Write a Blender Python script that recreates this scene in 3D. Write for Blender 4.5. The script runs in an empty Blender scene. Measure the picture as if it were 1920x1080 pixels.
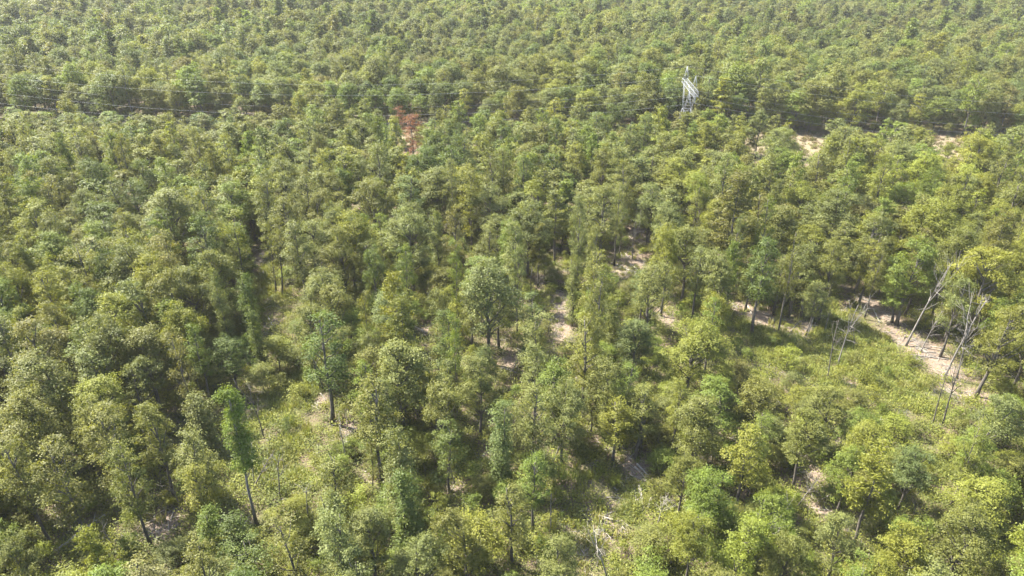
import bpy, math, random
import numpy as np

# ------------------------------------------------------------------ camera, sky, sun, exposure
CAM_H, PITCH, FPX = 62.0, math.radians(27.5), 1280.0      # metres above ground, below horizontal, focal length in px of a 1920 px wide frame
SUN_AZ, SUN_EL = math.radians(-64), math.radians(54)       # azimuth from the view direction, negative = towards -X
scene = bpy.context.scene
col = scene.collection
cam_data = bpy.data.cameras.new('camera')
cam_data.sensor_width = 36.0
cam_data.lens = 36.0 * FPX / 1920.0
cam_data.clip_start, cam_data.clip_end = 0.5, 6000
camera = bpy.data.objects.new('camera', cam_data)
camera.location = (0, 0, CAM_H)
camera.rotation_euler = (math.pi / 2 - PITCH, 0, 0)
col.objects.link(camera)
scene.camera = camera

world = bpy.data.worlds.new('World')
scene.world = world
world.use_nodes = True
wn = world.node_tree
sky = wn.nodes.new('ShaderNodeTexSky')
sky.sky_type = 'NISHITA'
sky.sun_disc = False
sky.sun_elevation = SUN_EL
sky.sun_rotation = SUN_AZ % (2 * math.pi)
sky.air_density, sky.dust_density, sky.ozone_density = 1.0, 1.5, 1.0
wn.links.new(sky.outputs[0], wn.nodes['Background'].inputs[0])
wn.nodes['Background'].inputs[1].default_value = 0.11

sun_data = bpy.data.lights.new('sun', 'SUN')
sun_data.energy, sun_data.angle, sun_data.color = 5.0, math.radians(0.55), (1.0, 0.955, 0.85)
sun = bpy.data.objects.new('sun', sun_data)
sd = np.array([math.sin(SUN_AZ) * math.cos(SUN_EL), math.cos(SUN_AZ) * math.cos(SUN_EL), math.sin(SUN_EL)])
from mathutils import Vector, Matrix, Euler
sun.rotation_euler = Vector(sd).to_track_quat('Z', 'Y').to_euler()
sun.location = (0, 0, 200)
col.objects.link(sun)

scene.view_settings.view_transform = 'Standard'
scene.view_settings.look = 'None'
scene.view_settings.gamma = 1.0
scene.view_settings.exposure = 2.58
scene.view_settings.use_curve_mapping = False
scene.render.engine = 'CYCLES'
cy = scene.cycles
cy.max_bounces, cy.diffuse_bounces, cy.glossy_bounces, cy.transmission_bounces = 6, 4, 2, 4
cy.transparent_max_bounces, cy.volume_bounces = 4, 0
cy.use_denoising = True
cy.denoiser = 'OPENIMAGEDENOISE'
cy.denoising_input_passes = 'RGB_ALBEDO_NORMAL'
cy.denoising_prefilter = 'ACCURATE'
cy.caustics_reflective = cy.caustics_refractive = False

# ------------------------------------------------------------------ helpers
CP, SP = math.cos(PITCH), math.sin(PITCH)

def hgt(x, y):
    """ground height"""
    x = np.asarray(x, float); y = np.asarray(y, float)
    near = 0.35 * np.sin(x * .11 + 1.3) * np.cos(y * .09 + .4) + 0.25 * np.sin(x * .047 - y * .061)
    far = np.clip((y - 260) / 300, 0, 1) * (3.5 * np.sin(x * .011 + 2 + y * .004) * np.sin(y * .013 + .7))
    return near + far

def ray(u, v):
    d = np.array([(u - 960) / FPX, CP - (v - 540) / FPX * -0 - 0, 0.0])
    a, b = (u - 960) / FPX, -(v - 540) / FPX
    return np.array([a, CP + b * SP, -SP + b * CP])

def at_z(u, v, z=0.0):
    d = ray(u, v); t = (z - CAM_H) / d[2]
    return np.array([0, 0, CAM_H]) + d * t

def at_y(u, v, y):
    d = ray(u, v); t = y / d[1]
    return np.array([0, 0, CAM_H]) + d * t

def proj(p):
    x, y, z = p[0], p[1], p[2] - CAM_H
    dep = y * CP - z * SP
    up = y * SP + z * CP
    return 960 + FPX * x / dep, 540 - FPX * up / dep, dep

def new_obj(name, data, parent=None):
    o = bpy.data.objects.new(name, data)
    col.objects.link(o)
    if parent is not None: o.parent = parent
    return o

def tag(o, label=None, cat=None, group=None, kind=None):
    if label: o['label'] = label
    if cat: o['category'] = cat
    if group: o['group'] = group
    if kind: o['kind'] = kind
    return o

def mesh_from(name, V, F, mats, midx=None, attrs=None, smooth=False):
    """V (n,3); F list of arrays (quads or tris)"""
    me = bpy.data.meshes.new(name)
    V = np.asarray(V, np.float32)
    loops = np.concatenate([f.ravel() for f in F]).astype(np.int32)
    sizes = np.concatenate([np.full(len(f), f.shape[1], np.int32) for f in F])
    starts = np.concatenate([[0], np.cumsum(sizes)[:-1]]).astype(np.int32)
    me.vertices.add(len(V)); me.vertices.foreach_set('co', V.ravel())
    me.loops.add(len(loops)); me.loops.foreach_set('vertex_index', loops)
    me.polygons.add(len(sizes)); me.polygons.foreach_set('loop_start', starts)
    if smooth: me.polygons.foreach_set('use_smooth', np.ones(len(sizes), bool))
    for m in mats: me.materials.append(m)
    if midx is not None: me.polygons.foreach_set('material_index', np.asarray(midx, np.int32))
    for nm, (dom, typ, arr) in (attrs or {}).items():
        a = me.attributes.new(nm, typ, dom)
        key = {'FLOAT': 'value', 'INT': 'value', 'FLOAT_VECTOR': 'vector', 'FLOAT_COLOR': 'color'}[typ]
        a.data.foreach_set(key, np.ascontiguousarray(arr).ravel())
    me.update(calc_edges=True)
    me.validate()
    return me

def tube(path, radii, sides=6):
    P = np.asarray(path, float); n = len(P)
    T = np.gradient(P, axis=0); T /= np.linalg.norm(T, axis=1)[:, None] + 1e-9
    ref = np.array([0.31, 0.95, 0.05]) if abs(T[0][2]) > .7 else np.array([0.02, 0.05, 1.0])
    A = np.cross(T, ref); A /= np.linalg.norm(A, axis=1)[:, None] + 1e-9
    B = np.cross(T, A)
    th = np.arange(sides) * 2 * math.pi / sides
    ring = np.cos(th)[None, :, None] * A[:, None] + np.sin(th)[None, :, None] * B[:, None]
    V = (P[:, None] + ring * np.asarray(radii, float)[:, None, None]).reshape(-1, 3)
    F = []
    for i in range(n - 1):
        for j in range(sides):
            k = (j + 1) % sides
            F.append((i * sides + j, i * sides + k, (i + 1) * sides + k, (i + 1) * sides + j))
    V = np.vstack([V, P[0], P[-1]])
    c0, c1 = len(V) - 2, len(V) - 1
    for j in range(sides):
        k = (j + 1) % sides
        F.append((c0, k, j, j)); F.append((c1, (n - 1) * sides + j, (n - 1) * sides + k, (n - 1) * sides + k))
    return V, F

class Tubes:
    def __init__(self): self.V, self.F, self.n = [], [], 0
    def add(self, path, radii, sides=6):
        V, F = tube(path, radii, sides)
        self.V.append(V); self.F += [tuple(i + self.n for i in f) for f in F]; self.n += len(V)
    def bar(self, a, b, r, sides=4): self.add([a, b], [r, r], sides)
    def mesh(self, name, mat, smooth=True):
        q = np.array([f for f in self.F if f[2] != f[3]], np.int32).reshape(-1, 4)
        t = np.array([f[:3] for f in self.F if f[2] == f[3]], np.int32).reshape(-1, 3)
        return mesh_from(name, np.vstack(self.V), [x for x in (q, t) if len(x)], [mat], smooth=smooth)

# ------------------------------------------------------------------ materials
def mat(name):
    m = bpy.data.materials.new(name); m.use_nodes = True
    nt = m.node_tree; nt.nodes.clear()
    return m, nt

def N(nt, t, **kw):
    n = nt.nodes.new(t)
    for k, v in kw.items():
        if k.startswith('i_'): n.inputs[k[2:].replace('_', ' ')].default_value = v
        else: setattr(n, k, v)
    return n

def mixrgb(nt, fac, a, b, blend='MIX'):
    n = nt.nodes.new('ShaderNodeMix'); n.data_type = 'RGBA'; n.blend_type = blend
    for s, v in ((n.inputs[0], fac), (n.inputs[6], a), (n.inputs[7], b)):
        if isinstance(v, bpy.types.NodeSocket): nt.links.new(v, s)
        elif isinstance(v, (int, float)): s.default_value = v
        else: s.default_value = (*v, 1)
    return n.outputs[2]

def maprange(nt, val, a, b, c, d):
    n = nt.nodes.new('ShaderNodeMapRange'); nt.links.new(val, n.inputs[0])
    for i, v in enumerate((a, b, c, d)): n.inputs[i + 1].default_value = v
    return n.outputs[0]

def noise(nt, vec, scale, detail=3, rough=.55):
    n = nt.nodes.new('ShaderNodeTexNoise'); n.inputs['Scale'].default_value = scale
    n.inputs['Detail'].default_value = detail; n.inputs['Roughness'].default_value = rough
    if vec is not None: nt.links.new(vec, n.inputs['Vector'])
    return n.outputs[0]

def leaf_material(name, fixed=None, trans=.4):
    m, nt = mat(name)
    if fixed is None:
        t = N(nt, 'ShaderNodeAttribute', attribute_name='tint', attribute_type='INSTANCER').outputs['Color']
    else:
        t = N(nt, 'ShaderNodeRGB'); t.outputs[0].default_value = (*fixed, 1); t = t.outputs[0]
    lv = N(nt, 'ShaderNodeAttribute', attribute_name='lv', attribute_type='GEOMETRY').outputs['Fac']
    warm = mixrgb(nt, maprange(nt, lv, .6, 1.0, 0, .25), t, (.18, .155, .04))
    val = maprange(nt, lv, 0, 1, .62, 1.42)
    comb = N(nt, 'ShaderNodeCombineColor'); 
    for i in range(3): nt.links.new(val, comb.inputs[i])
    c = mixrgb(nt, 1.0, warm, comb.outputs[0], 'MULTIPLY')
    p = N(nt, 'ShaderNodeBsdfPrincipled'); nt.links.new(c, p.inputs['Base Color'])
    p.inputs['Roughness'].default_value = .55; p.inputs['Specular IOR Level'].default_value = .22
    tr = N(nt, 'ShaderNodeBsdfTranslucent')
    nt.links.new(mixrgb(nt, 1.0, c, (1.3, 1.25, .5), 'MULTIPLY'), tr.inputs[0])
    mx = N(nt, 'ShaderNodeMixShader'); mx.inputs[0].default_value = trans
    nt.links.new(p.outputs[0], mx.inputs[1]); nt.links.new(tr.outputs[0], mx.inputs[2])
    o = N(nt, 'ShaderNodeOutputMaterial'); nt.links.new(mx.outputs[0], o.inputs[0])
    return m

def wood_material(name, a, b, rough=.85, scale=3.0):
    m, nt = mat(name)
    tc = N(nt, 'ShaderNodeTexCoord')
    mp = N(nt, 'ShaderNodeMapping'); mp.inputs['Scale'].default_value = (4, 4, .8)
    nt.links.new(tc.outputs['Object'], mp.inputs[0])
    n1 = noise(nt, mp.outputs[0], scale, 4)
    c = mixrgb(nt, maprange(nt, n1, .35, .68, 0, 1), a, b)
    p = N(nt, 'ShaderNodeBsdfPrincipled'); nt.links.new(c, p.inputs['Base Color'])
    p.inputs['Roughness'].default_value = rough
    bp = N(nt, 'ShaderNodeBump'); bp.inputs['Strength'].default_value = .5; bp.inputs['Distance'].default_value = .04
    nt.links.new(n1, bp.inputs['Height']); nt.links.new(bp.outputs[0], p.inputs['Normal'])
    o = N(nt, 'ShaderNodeOutputMaterial'); nt.links.new(p.outputs[0], o.inputs[0])
    return m

LEAF = leaf_material('leaf')
GRASS = leaf_material('grass_blade', trans=.3)
BARK = wood_material('bark', (.045, .036, .028), (.105, .09, .072))
DEAD = wood_material('dead_wood', (.085, .073, .06), (.20, .18, .155))
PALE = wood_material('bleached_wood', (.17, .15, .12), (.30, .275, .235))
def steel_material(name, c, rough, metal):
    m, nt = mat(name)
    tc = N(nt, 'ShaderNodeTexCoord')
    n1 = noise(nt, tc.outputs['Object'], 1.2, 3)
    cc = mixrgb(nt, maprange(nt, n1, .3, .7, 0, 1), tuple(x * .85 for x in c), c)
    p = N(nt, 'ShaderNodeBsdfPrincipled'); nt.links.new(cc, p.inputs['Base Color'])
    p.inputs['Roughness'].default_value = rough; p.inputs['Metallic'].default_value = metal
    o = N(nt, 'ShaderNodeOutputMaterial'); nt.links.new(p.outputs[0], o.inputs[0])
    return m
STEEL = steel_material('galvanised_steel', (.19, .197, .20), .6, .1)
WIRE = steel_material('aluminium_wire', (.27, .275, .275), .5, .1)
GLASSY = steel_material('insulator_glaze', (.25, .26, .27), .3, 0)

TINT = {
    'olive': (.104, .110, .023), 'grey-green': (.110, .123, .034), 'yellow-green': (.134, .143, .021),
    'deep green': (.069, .093, .018), 'bright green': (.100, .131, .020), 'blue-green': (.091, .113, .032),
    'brownish olive': (.113, .110, .028), 'rust-brown': (.15, .060, .028), 'lime green': (.148, .170, .023),
}
TN = list(TINT)

# ------------------------------------------------------------------ ground
def px_disc(u, v, r):
    """pixel disc on the ground -> world centre and radii"""
    c = at_z(u, v); _, _, dep = proj(c)
    rx = r * dep / FPX
    a, b = at_z(u, v - r), at_z(u, v + r)
    return c[0], c[1], rx, max(rx, abs(a[1] - b[1]) / 2)

# spots where the photo shows the forest floor (u, v, radius, grass amount, bare soil amount)
FLOOR = [
 (488,478,18,0,1),(500,530,26,1,0),(522,560,15,.8,.3),(527,455,12,.2,1),(512,602,12,.3,.8),
 (540,745,40,1,0),(565,715,26,1,0),(500,765,18,1,0),(545,830,28,.9,.1),(525,885,30,.9,.1),(562,905,22,.9,.2),(605,748,12,.2,1),(690,890,14,.3,.9),
 (470,830,18,.8,0),
 (310,985,26,.1,1),(285,1012,16,0,1),(330,800,12,0,.8),(130,975,12,0,.8),(150,870,12,0,.8),
 (1100,880,24,.45,.4),(1120,930,30,.4,.5),(1150,965,38,.3,.6),(1112,1005,46,.35,.5),(1100,1055,48,.4,.4),(130,1022,13,.2,.6),(155,1003,13,.2,.6),(188,977,11,.2,.6),(495,885,14,.8,.1),(526,850,12,.8,.1),(1180,965,20,.9,.1),(1198,930,24,.9,.1),(1218,945,14,.9,0),(1190,880,24,.1,.9),(1175,838,14,.6,.6),(1070,975,16,1,0),
 (1590,550,16,0,1),(1640,578,20,0,1),(1690,622,26,0,1),(1730,652,26,0,1),(1762,682,26,0,1),(1790,725,16,.2,1),(1585,620,30,1,0),(1625,640,34,1,0),(1560,585,18,1,.1),(1655,670,28,1,0),(1600,690,20,1,0),(1700,705,26,1,0),(1745,745,20,1,0),(1755,780,14,1,0),
 (1400,590,20,.2,1),(1440,600,18,.2,1),(1482,618,20,.3,.9),(1515,615,16,.3,.9),(1395,620,16,1,0),(1440,632,14,.7,.2),
 (1505,268,17,.2,.9),(1780,270,25,.2,.9),(1425,275,10,.2,.9),(1480,660,36,1,0),(1560,650,26,1,0),(1540,700,26,1,0),(1640,705,26,1,0),(1690,745,22,1,0),(1440,660,22,1,0),
 (1840,740,12,.2,1),(1775,880,18,1,0),(1725,930,12,.8,0),
 (1050,560,13,.1,1),(1062,602,20,.1,1),(1048,625,12,0,1),(1012,525,9,0,1),(960,672,15,0,1),(945,642,10,0,1),(1198,438,15,.2,1),(1185,485,18,.2,1),(1165,505,14,.3,.9),(845,420,8,0,1),(798,618,12,.1,1),(1540,950,20,.1,1),(1528,880,15,.1,1),(1252,602,12,.2,1),(1265,560,10,.5,.5),
 (880,800,8,0,1),(905,860,10,0,1),(855,920,10,0,1),(660,800,14,0,1),(800,655,8,.3,.8),(1045,470,8,.2,.8),(1240,580,10,.3,.8),
]
DISCS = [(*px_disc(u, v, r), g, s) for u, v, r, g, s in FLOOR]

# the power line corridor: a straight cleared strip
CORR_A, CORR_B = np.array([-160., 241.]), np.array([150., 219.])
CDIR = (CORR_B - CORR_A) / np.linalg.norm(CORR_B - CORR_A)
CNRM = np.array([-CDIR[1], CDIR[0]])                    # pointing away from the camera
def corr(x, y):
    return (np.asarray(x) - CORR_A[0]) * CNRM[0] + (np.asarray(y) - CORR_A[1]) * CNRM[1]
CW = 13.5

def zone(x, y):
    g = np.zeros_like(x); s = np.zeros_like(x)
    for cx, cy_, rx, ry, gg, ss in DISCS:
        d = np.sqrt(((x - cx) / (rx * 1.25)) ** 2 + ((y - cy_) / (ry * 1.25)) ** 2)
        w = np.clip(1.6 - 1.2 * d, 0, 1)
        g = np.maximum(g, w * gg); s = np.maximum(s, w * ss)
    c = np.clip((CW + 2 - np.abs(corr(x, y))) / 4, 0, 1)
    g = np.maximum(g, c * .38); s = np.maximum(s, c * .75)
    return g, s

def axis(a, b, step, far_lo, far_hi, ratio=1.25):
    mid = list(np.arange(a, b + 1e-6, step)); lo, hi, st = [], [], step
    x = a
    while x > far_lo: st *= ratio; x -= st; lo.append(x)
    x, st = b, step
    while x < far_hi: st *= ratio; x += st; hi.append(x)
    return np.array(lo[::-1] + mid + hi)

def build_ground():
    xs = axis(-130, 130, 1.6, -3200, 3200); ys = axis(38, 250, 1.6, -400, 4200)
    X, Y = np.meshgrid(xs, ys)
    Z = hgt(X, Y)
    nx = len(xs)
    rng = np.random.default_rng(5)
    Z = Z + np.where((Y < 255) & (np.abs(X) < 135), rng.normal(0, .05, X.shape), 0)
    V = np.stack([X, Y, Z], -1).reshape(-1, 3)
    i = np.arange((len(ys) - 1) * (nx - 1)); r, c = i // (nx - 1), i % (nx - 1)
    F = np.stack([r * nx + c, r * nx + c + 1, (r + 1) * nx + c + 1, (r + 1) * nx + c], 1)
    g, s = zone(X.ravel(), Y.ravel())
    m, nt = mat('forest_floor')
    tc = N(nt, 'ShaderNodeTexCoord').outputs['Object']
    ga = N(nt, 'ShaderNodeAttribute', attribute_name='grassy').outputs['Fac']
    sa = N(nt, 'ShaderNodeAttribute', attribute_name='bare').outputs['Fac']
    n1, n2, n3 = noise(nt, tc, .35, 4), noise(nt, tc, 2.2, 4, .7), noise(nt, tc, 9, 3, .7)
    litter = mixrgb(nt, maprange(nt, n2, .35, .65, 0, 1), (.06, .042, .028), (.115, .083, .06))
    litter = mixrgb(nt, maprange(nt, n3, .45, .7, 0, .8), litter, (.145, .112, .082))
    litter = mixrgb(nt, maprange(nt, n1, .42, .6, 0, .8), litter, (.06, .065, .02))
    soil = mixrgb(nt, maprange(nt, n2, .35, .65, 0, 1), (.105, .077, .057), (.17, .132, .100))
    soil = mixrgb(nt, maprange(nt, n3, .55, .75, 0, .7), soil, (.10, .07, .05))
    grass = mixrgb(nt, maprange(nt, n2, .38, .62, 0, 1), (.085, .09, .026), (.165, .15, .06))
    grass = mixrgb(nt, maprange(nt, n3, .5, .7, 0, .6), grass, (.065, .085, .022))
    def edge(a):
        ad = N(nt, 'ShaderNodeMath', operation='ADD'); nt.links.new(a, ad.inputs[0])
        nt.links.new(maprange(nt, n2, .3, .7, -.35, .35), ad.inputs[1])
        return maprange(nt, ad.outputs[0], .3, .65, 0, 1)
    c = mixrgb(nt, edge(sa), litter, soil)
    c = mixrgb(nt, edge(ga), c, grass)
    p = N(nt, 'ShaderNodeBsdfPrincipled'); nt.links.new(c, p.inputs['Base Color'])
    p.inputs['Roughness'].default_value = .95; p.inputs['Specular IOR Level'].default_value = .15
    bp = N(nt, 'ShaderNodeBump'); bp.inputs['Strength'].default_value = .8; bp.inputs['Distance'].default_value = .25
    nt.links.new(n2, bp.inputs['Height']); nt.links.new(bp.outputs[0], p.inputs['Normal'])
    o = N(nt, 'ShaderNodeOutputMaterial'); nt.links.new(p.outputs[0], o.inputs[0])
    me = mesh_from('ground', V, [F], [m], attrs={'grassy': ('POINT', 'FLOAT', g.astype(np.float32)), 'bare': ('POINT', 'FLOAT', s.astype(np.float32))}, smooth=True)
    tag(new_obj('ground', me), kind='structure')
build_ground()

# ------------------------------------------------------------------ tree shapes
def leaves(C, Nn, L, W, rng):
    n = len(C)
    Nn = Nn / (np.linalg.norm(Nn, axis=1)[:, None] + 1e-9)
    R = rng.normal(size=(n, 3)); T = R - (R * Nn).sum(1)[:, None] * Nn; T /= np.linalg.norm(T, axis=1)[:, None] + 1e-9
    B = np.cross(Nn, T)
    l = (L * rng.uniform(.7, 1.3, n))[:, None]; w = (W * rng.uniform(.7, 1.3, n))[:, None]
    f = l * rng.uniform(-.05, .22, n)[:, None]
    V = np.stack([C - T * l * .5, C + B * w * .5 - T * l * .05 + Nn * f, C + T * l * .5 - Nn * f * .4, C - B * w * .5 - T * l * .05 + Nn * f], 1).reshape(-1, 3)
    F = np.arange(4 * n).reshape(n, 4)
    return V, F

def sphere_dirs(n, rng):
    d = rng.normal(size=(n, 3)); return d / np.linalg.norm(d, axis=1)[:, None]

# height, crown radius, crown-centre height as a fraction
SPEC = {'broad': (17.0, 3.7, .66), 'tall': (18.5, 2.6, .64), 'sparse': (17.0, 2.3, .60), 'column': (15.0, 1.7, .52),
        'young': (10.0, 2.9, .58), 'sapling': (4.6, 1.7, .55), 'pine': (19.5, 3.6, .66), 'vine': (20.5, 1.9, .72), 'dome': (16.5, 4.9, .66)}

def lobes_for(kind, rng):
    H, R, cf = SPEC[kind]
    out = []
    if kind == 'dome':
        n = int(rng.integers(13, 18))
        for k in range(n):
            a = k * 2.39996 + rng.uniform(-.5, .5); q = math.sqrt((k + .35) / n); rr = R * .74 * q * rng.uniform(.8, 1.12)
            out.append((rr * math.cos(a), rr * math.sin(a), H * (.83 - .30 * q * q + rng.uniform(-.09, .06)), R * rng.uniform(.26, .40)))
        for k in range(6):
            a = k * 1.05 + rng.uniform(0, 1)
            out.append((R * .6 * math.cos(a), R * .6 * math.sin(a), H * rng.uniform(.28, .46), R * rng.uniform(.24, .34)))
    elif kind == 'broad':
        ox, oy = rng.normal(0, .16 * R, 2); n = int(rng.integers(15, 22)); el = rng.uniform(.75, 1.0); ea = rng.uniform(0, 3.14)
        for k in range(n):
            a = k * 2.39996 + rng.uniform(-.7, .7); q = math.sqrt((k + .35) / n)
            rr = R * .80 * q * rng.uniform(.7, 1.15)
            z = H * (.85 - .30 * q * q + rng.uniform(-.12, .08))
            dx, dy = rr * math.cos(a), rr * math.sin(a) * el
            out.append((ox + dx * math.cos(ea) - dy * math.sin(ea), oy + dx * math.sin(ea) + dy * math.cos(ea), z, R * rng.uniform(.20, .36)))
        for k in range(7):
            a = k * .9 + rng.uniform(0, 1)
            out.append((R * .5 * math.cos(a), R * .5 * math.sin(a), H * rng.uniform(.34, .52), R * rng.uniform(.16, .28)))
    elif kind == 'tall':
        for k in range(18):
            t = (k + .5) / 18; a = k * 2.4 + rng.uniform(-.5, .5)
            z = H * (.36 + .56 * t); rr = R * .62 * math.sin(math.pi * (.18 + .75 * t)) * rng.uniform(.7, 1.15)
            out.append((rr * math.cos(a), rr * math.sin(a), z, R * rng.uniform(.26, .46) * (1 - .25 * t)))
    elif kind == 'sparse':
        for k in range(11):
            t = (k + .5) / 11; a = k * 2.4 + rng.uniform(-.7, .7)
            z = H * (.24 + .70 * t); rr = R * .75 * rng.uniform(.2, 1.0)
            out.append((rr * math.cos(a), rr * math.sin(a), z, R * rng.uniform(.30, .52)))
    elif kind == 'column':
        for k in range(14):
            t = (k + .5) / 14; a = rng.uniform(0, 6.28)
            rr = R * .25 * rng.uniform(0, 1)
            out.append((rr * math.cos(a), rr * math.sin(a), H * (.05 + .88 * t), R * rng.uniform(.55, .8) * (1.05 - .35 * t)))
    elif kind == 'vine':
        for k in range(15):
            t = (k + .5) / 15; a = k * 2.1 + rng.uniform(-.6, .6)
            rr = R * .42 * rng.uniform(.1, 1)
            out.append((rr * math.cos(a), rr * math.sin(a), H * (.40 + .55 * t), R * rng.uniform(.42, .66) * (1.1 - .35 * abs(t - .6))))
    elif kind == 'young':
        for k in range(13):
            a = k * 2.4 + rng.uniform(-.7, .7); q = math.sqrt((k + .3) / 13)
            rr = R * .65 * q
            out.append((rr * math.cos(a), rr * math.sin(a), H * (.84 - .42 * q * q + rng.uniform(-.13, .09)), R * rng.uniform(.24, .40)))
    elif kind == 'sapling':
        for k in range(5):
            a = k * 2.4 + rng.uniform(-.5, .5); rr = R * .5 * rng.uniform(.2, 1)
            out.append((rr * math.cos(a), rr * math.sin(a), H * rng.uniform(.3, .82), R * rng.uniform(.35, .55)))
    return out

def make_tree(kind, seed, lod=1.0):
    """returns (trunk mesh, leaf mesh); lod > 1: fewer, larger leaves"""
    rng = np.random.default_rng(seed)
    H, R, cf = SPEC[kind]
    tb = Tubes()
    bend = rng.normal(0, .25, 2)
    r0 = {'dome': .27, 'broad': .27, 'tall': .24, 'sparse': .19, 'column': .18, 'young': .12, 'sapling': .05, 'pine': .23, 'vine': .24}[kind]
    top = .9 if kind in ('tall', 'sparse', 'pine', 'vine', 'column') else .78
    zs = np.linspace(-.35, H * top, 7)
    def axis_pt(z):
        t = z / H
        return np.array([bend[0] * t * t * 2 + .12 * math.sin(z * .6 + seed), bend[1] * t * t * 2 + .12 * math.cos(z * .5 + seed), z])
    path = [axis_pt(z) for z in zs]
    rad = [r0 * (1.25 if i == 0 else 1) * (1 - .8 * i / 6) for i in range(7)]
    tb.add(path, rad, 7 if lod <= 1 else 4)
    C, Nn, LV = [], [], []
    if kind == 'pine':
        L, W = .42 * lod, .13 * lod
        nw = 13
        for k in range(nw):
            t = k / (nw - 1); z = H * (.40 + .56 * t)
            for j in range(4):
                a = rng.uniform(0, 6.28); ln = R * (1.0 - .72 * t) * rng.uniform(.6, 1.12) * (.75 if t < .1 else 1)
                p0 = axis_pt(z); p1 = p0 + np.array([math.cos(a) * ln, math.sin(a) * ln, ln * rng.uniform(-.05, .4)])
                tb.add([p0, (p0 + p1) / 2 + [0, 0, .12], p1], [.055, .035, .012], 4)
                m = max(3, int(9 * ln / 2.2))
                for q in np.linspace(.3, 1.0, m):
                    c = p0 + (p1 - p0) * q + rng.normal(0, .16 + .15 * q, 3) * [1, 1, .5]
                    k2 = int(15 / lod ** 1.6) + 2
                    C.append(c + rng.normal(0, .26, (k2, 3)) * [1, 1, .6])
                    Nn.append(rng.normal(0, .8, (k2, 3)) + [0, 0, .6]); LV.append(np.clip(rng.normal(.45, .14) + rng.normal(0, .12, k2), 0, 1))
    else:
        lob = lobes_for(kind, rng)
        L = {'sapling': .16, 'young': .19}.get(kind, .205) * lod; W = L * .66
        per = 31 / lod ** 1.7
        if kind in ('column', 'vine'): per *= 1.15 if kind == 'column' else 1.7
        for (x, y, z, r) in lob:
            c0 = np.array([x, y, z])
            zb = max(.25 * H if kind not in ('sapling', 'column') else .3, z - (abs(x) + abs(y)) * .8 - r * .7)
            b0 = axis_pt(min(zb, H * top * .95))
            if kind not in ('column',):
                mid = (b0 + c0) / 2 + np.array([0, 0, -.15 * r]) + rng.normal(0, .15, 3)
                tb.add([b0, mid, c0, c0 + [x * .12, y * .12, r * .5]], [r0 * .36, r0 * .25, r0 * .14, r0 * .05], 5 if lod <= 1 else 3)
            ns = max(4, int(4 * math.pi * r * r * (.62 if kind == 'sparse' else .78) / .62))
            d = sphere_dirs(ns * 3, rng)
            d = d[(d[:, 2] > rng.uniform(-.75, .05, len(d)))][:ns]
            rr = r * np.clip(rng.normal(.95, .25, (len(d), 1)), .4, 1.6)
            sub = c0 + d * rr * np.array([1.05, 1.05, .95])
            for s, dd in zip(sub, d):
                k2 = max(2, int(per * rng.uniform(.5, 1.6)))
                sg = rng.uniform(.15, .40) * (1 if kind != 'sapling' else .8)
                C.append(s + rng.normal(0, 1, (k2, 3)) * [sg, sg, sg * .72])
                Nn.append(dd * .6 + np.array([0, 0, .5]) + rng.normal(0, .42, (k2, 3)))
                LV.append(np.clip(rng.normal(.45, .17) + rng.normal(0, .13, k2), 0, 1))
    C = np.vstack(C); Nn = np.vstack(Nn)
    V, F = leaves(C, Nn, L, W, rng)
    lv = np.concatenate(LV).astype(np.float32)
    return tb, V, F, lv

SHAPES = {}          # kind -> list of (trunk mesh, crown mesh)
FAR = bpy.data.collections.new('woodland_shapes')      # sources of the uncountable wood, not linked to the scene
FARIDX = {}
nfar = 0
def joined(name, tb, V, F, lv):
    TV = np.vstack(tb.V); n = len(V)
    q = np.array([f for f in tb.F if f[2] != f[3]], np.int32) + n
    t = np.array([f[:3] for f in tb.F if f[2] == f[3]], np.int32) + n
    mi = np.concatenate([np.zeros(len(F)), np.ones(len(q) + len(t))])
    l2 = np.concatenate([lv, np.full(len(q) + len(t), .5)]).astype(np.float32)
    return mesh_from(name, np.vstack([V, TV]), [F, q, t], [LEAF, BARK], mi, {'lv': ('FACE', 'FLOAT', l2)})

NVAR = {'broad': 9, 'tall': 7, 'sparse': 6, 'column': 4, 'young': 6, 'sapling': 4, 'pine': 4, 'vine': 2}
def far_add(key, me):
    global nfar
    o = bpy.data.objects.new('shape_%03d' % nfar, me); FAR.objects.link(o)
    FARIDX.setdefault(key, []).append(nfar); nfar += 1
for kind, nv in NVAR.items():
    SHAPES[kind] = []
    for i in range(nv):
        tb, V, F, lv = make_tree(kind, 100 + 17 * i + len(kind) * 1000)
        SHAPES[kind].append((tb.mesh(kind + '_trunk', DEAD if kind == 'vine' else BARK), mesh_from(kind + '_crown', V, [F], [LEAF], attrs={'lv': ('FACE', 'FLOAT', lv)})))
        if kind != 'vine': far_add((kind, 0), joined(kind + '_whole', tb, V, F, lv))
for kind, nv in {'broad': 5, 'dome': 7, 'tall': 5, 'pine': 3, 'young': 3}.items():
    for i in range(nv):
        far_add((kind, 1), joined(kind + '_mid', *make_tree(kind, 9000 + 31 * i, 1.7)))
        far_add((kind, 2), joined(kind + '_far', *make_tree(kind, 9500 + 31 * i, 2.7)))

# ------------------------------------------------------------------ where the trees stand
rs = random.Random(11)
TREES = []           # dicts: x, y, kind, var, sx, sz, rz, tint, lean, hand, special label

def put(x, y, kind, tint, sx, sz, lean=(0, 0), hand=False, label=None, var=None):
    TREES.append(dict(x=float(x), y=float(y), kind=kind, tint=tint, sx=sx, sz=sz, lean=lean, hand=hand, label=label,
                      var=rs.randrange(NVAR[kind]) if var is None else var, rz=rs.uniform(0, 6.28), jit=(rs.uniform(.9, 1.12), rs.uniform(.96, 1.05))))

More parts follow.
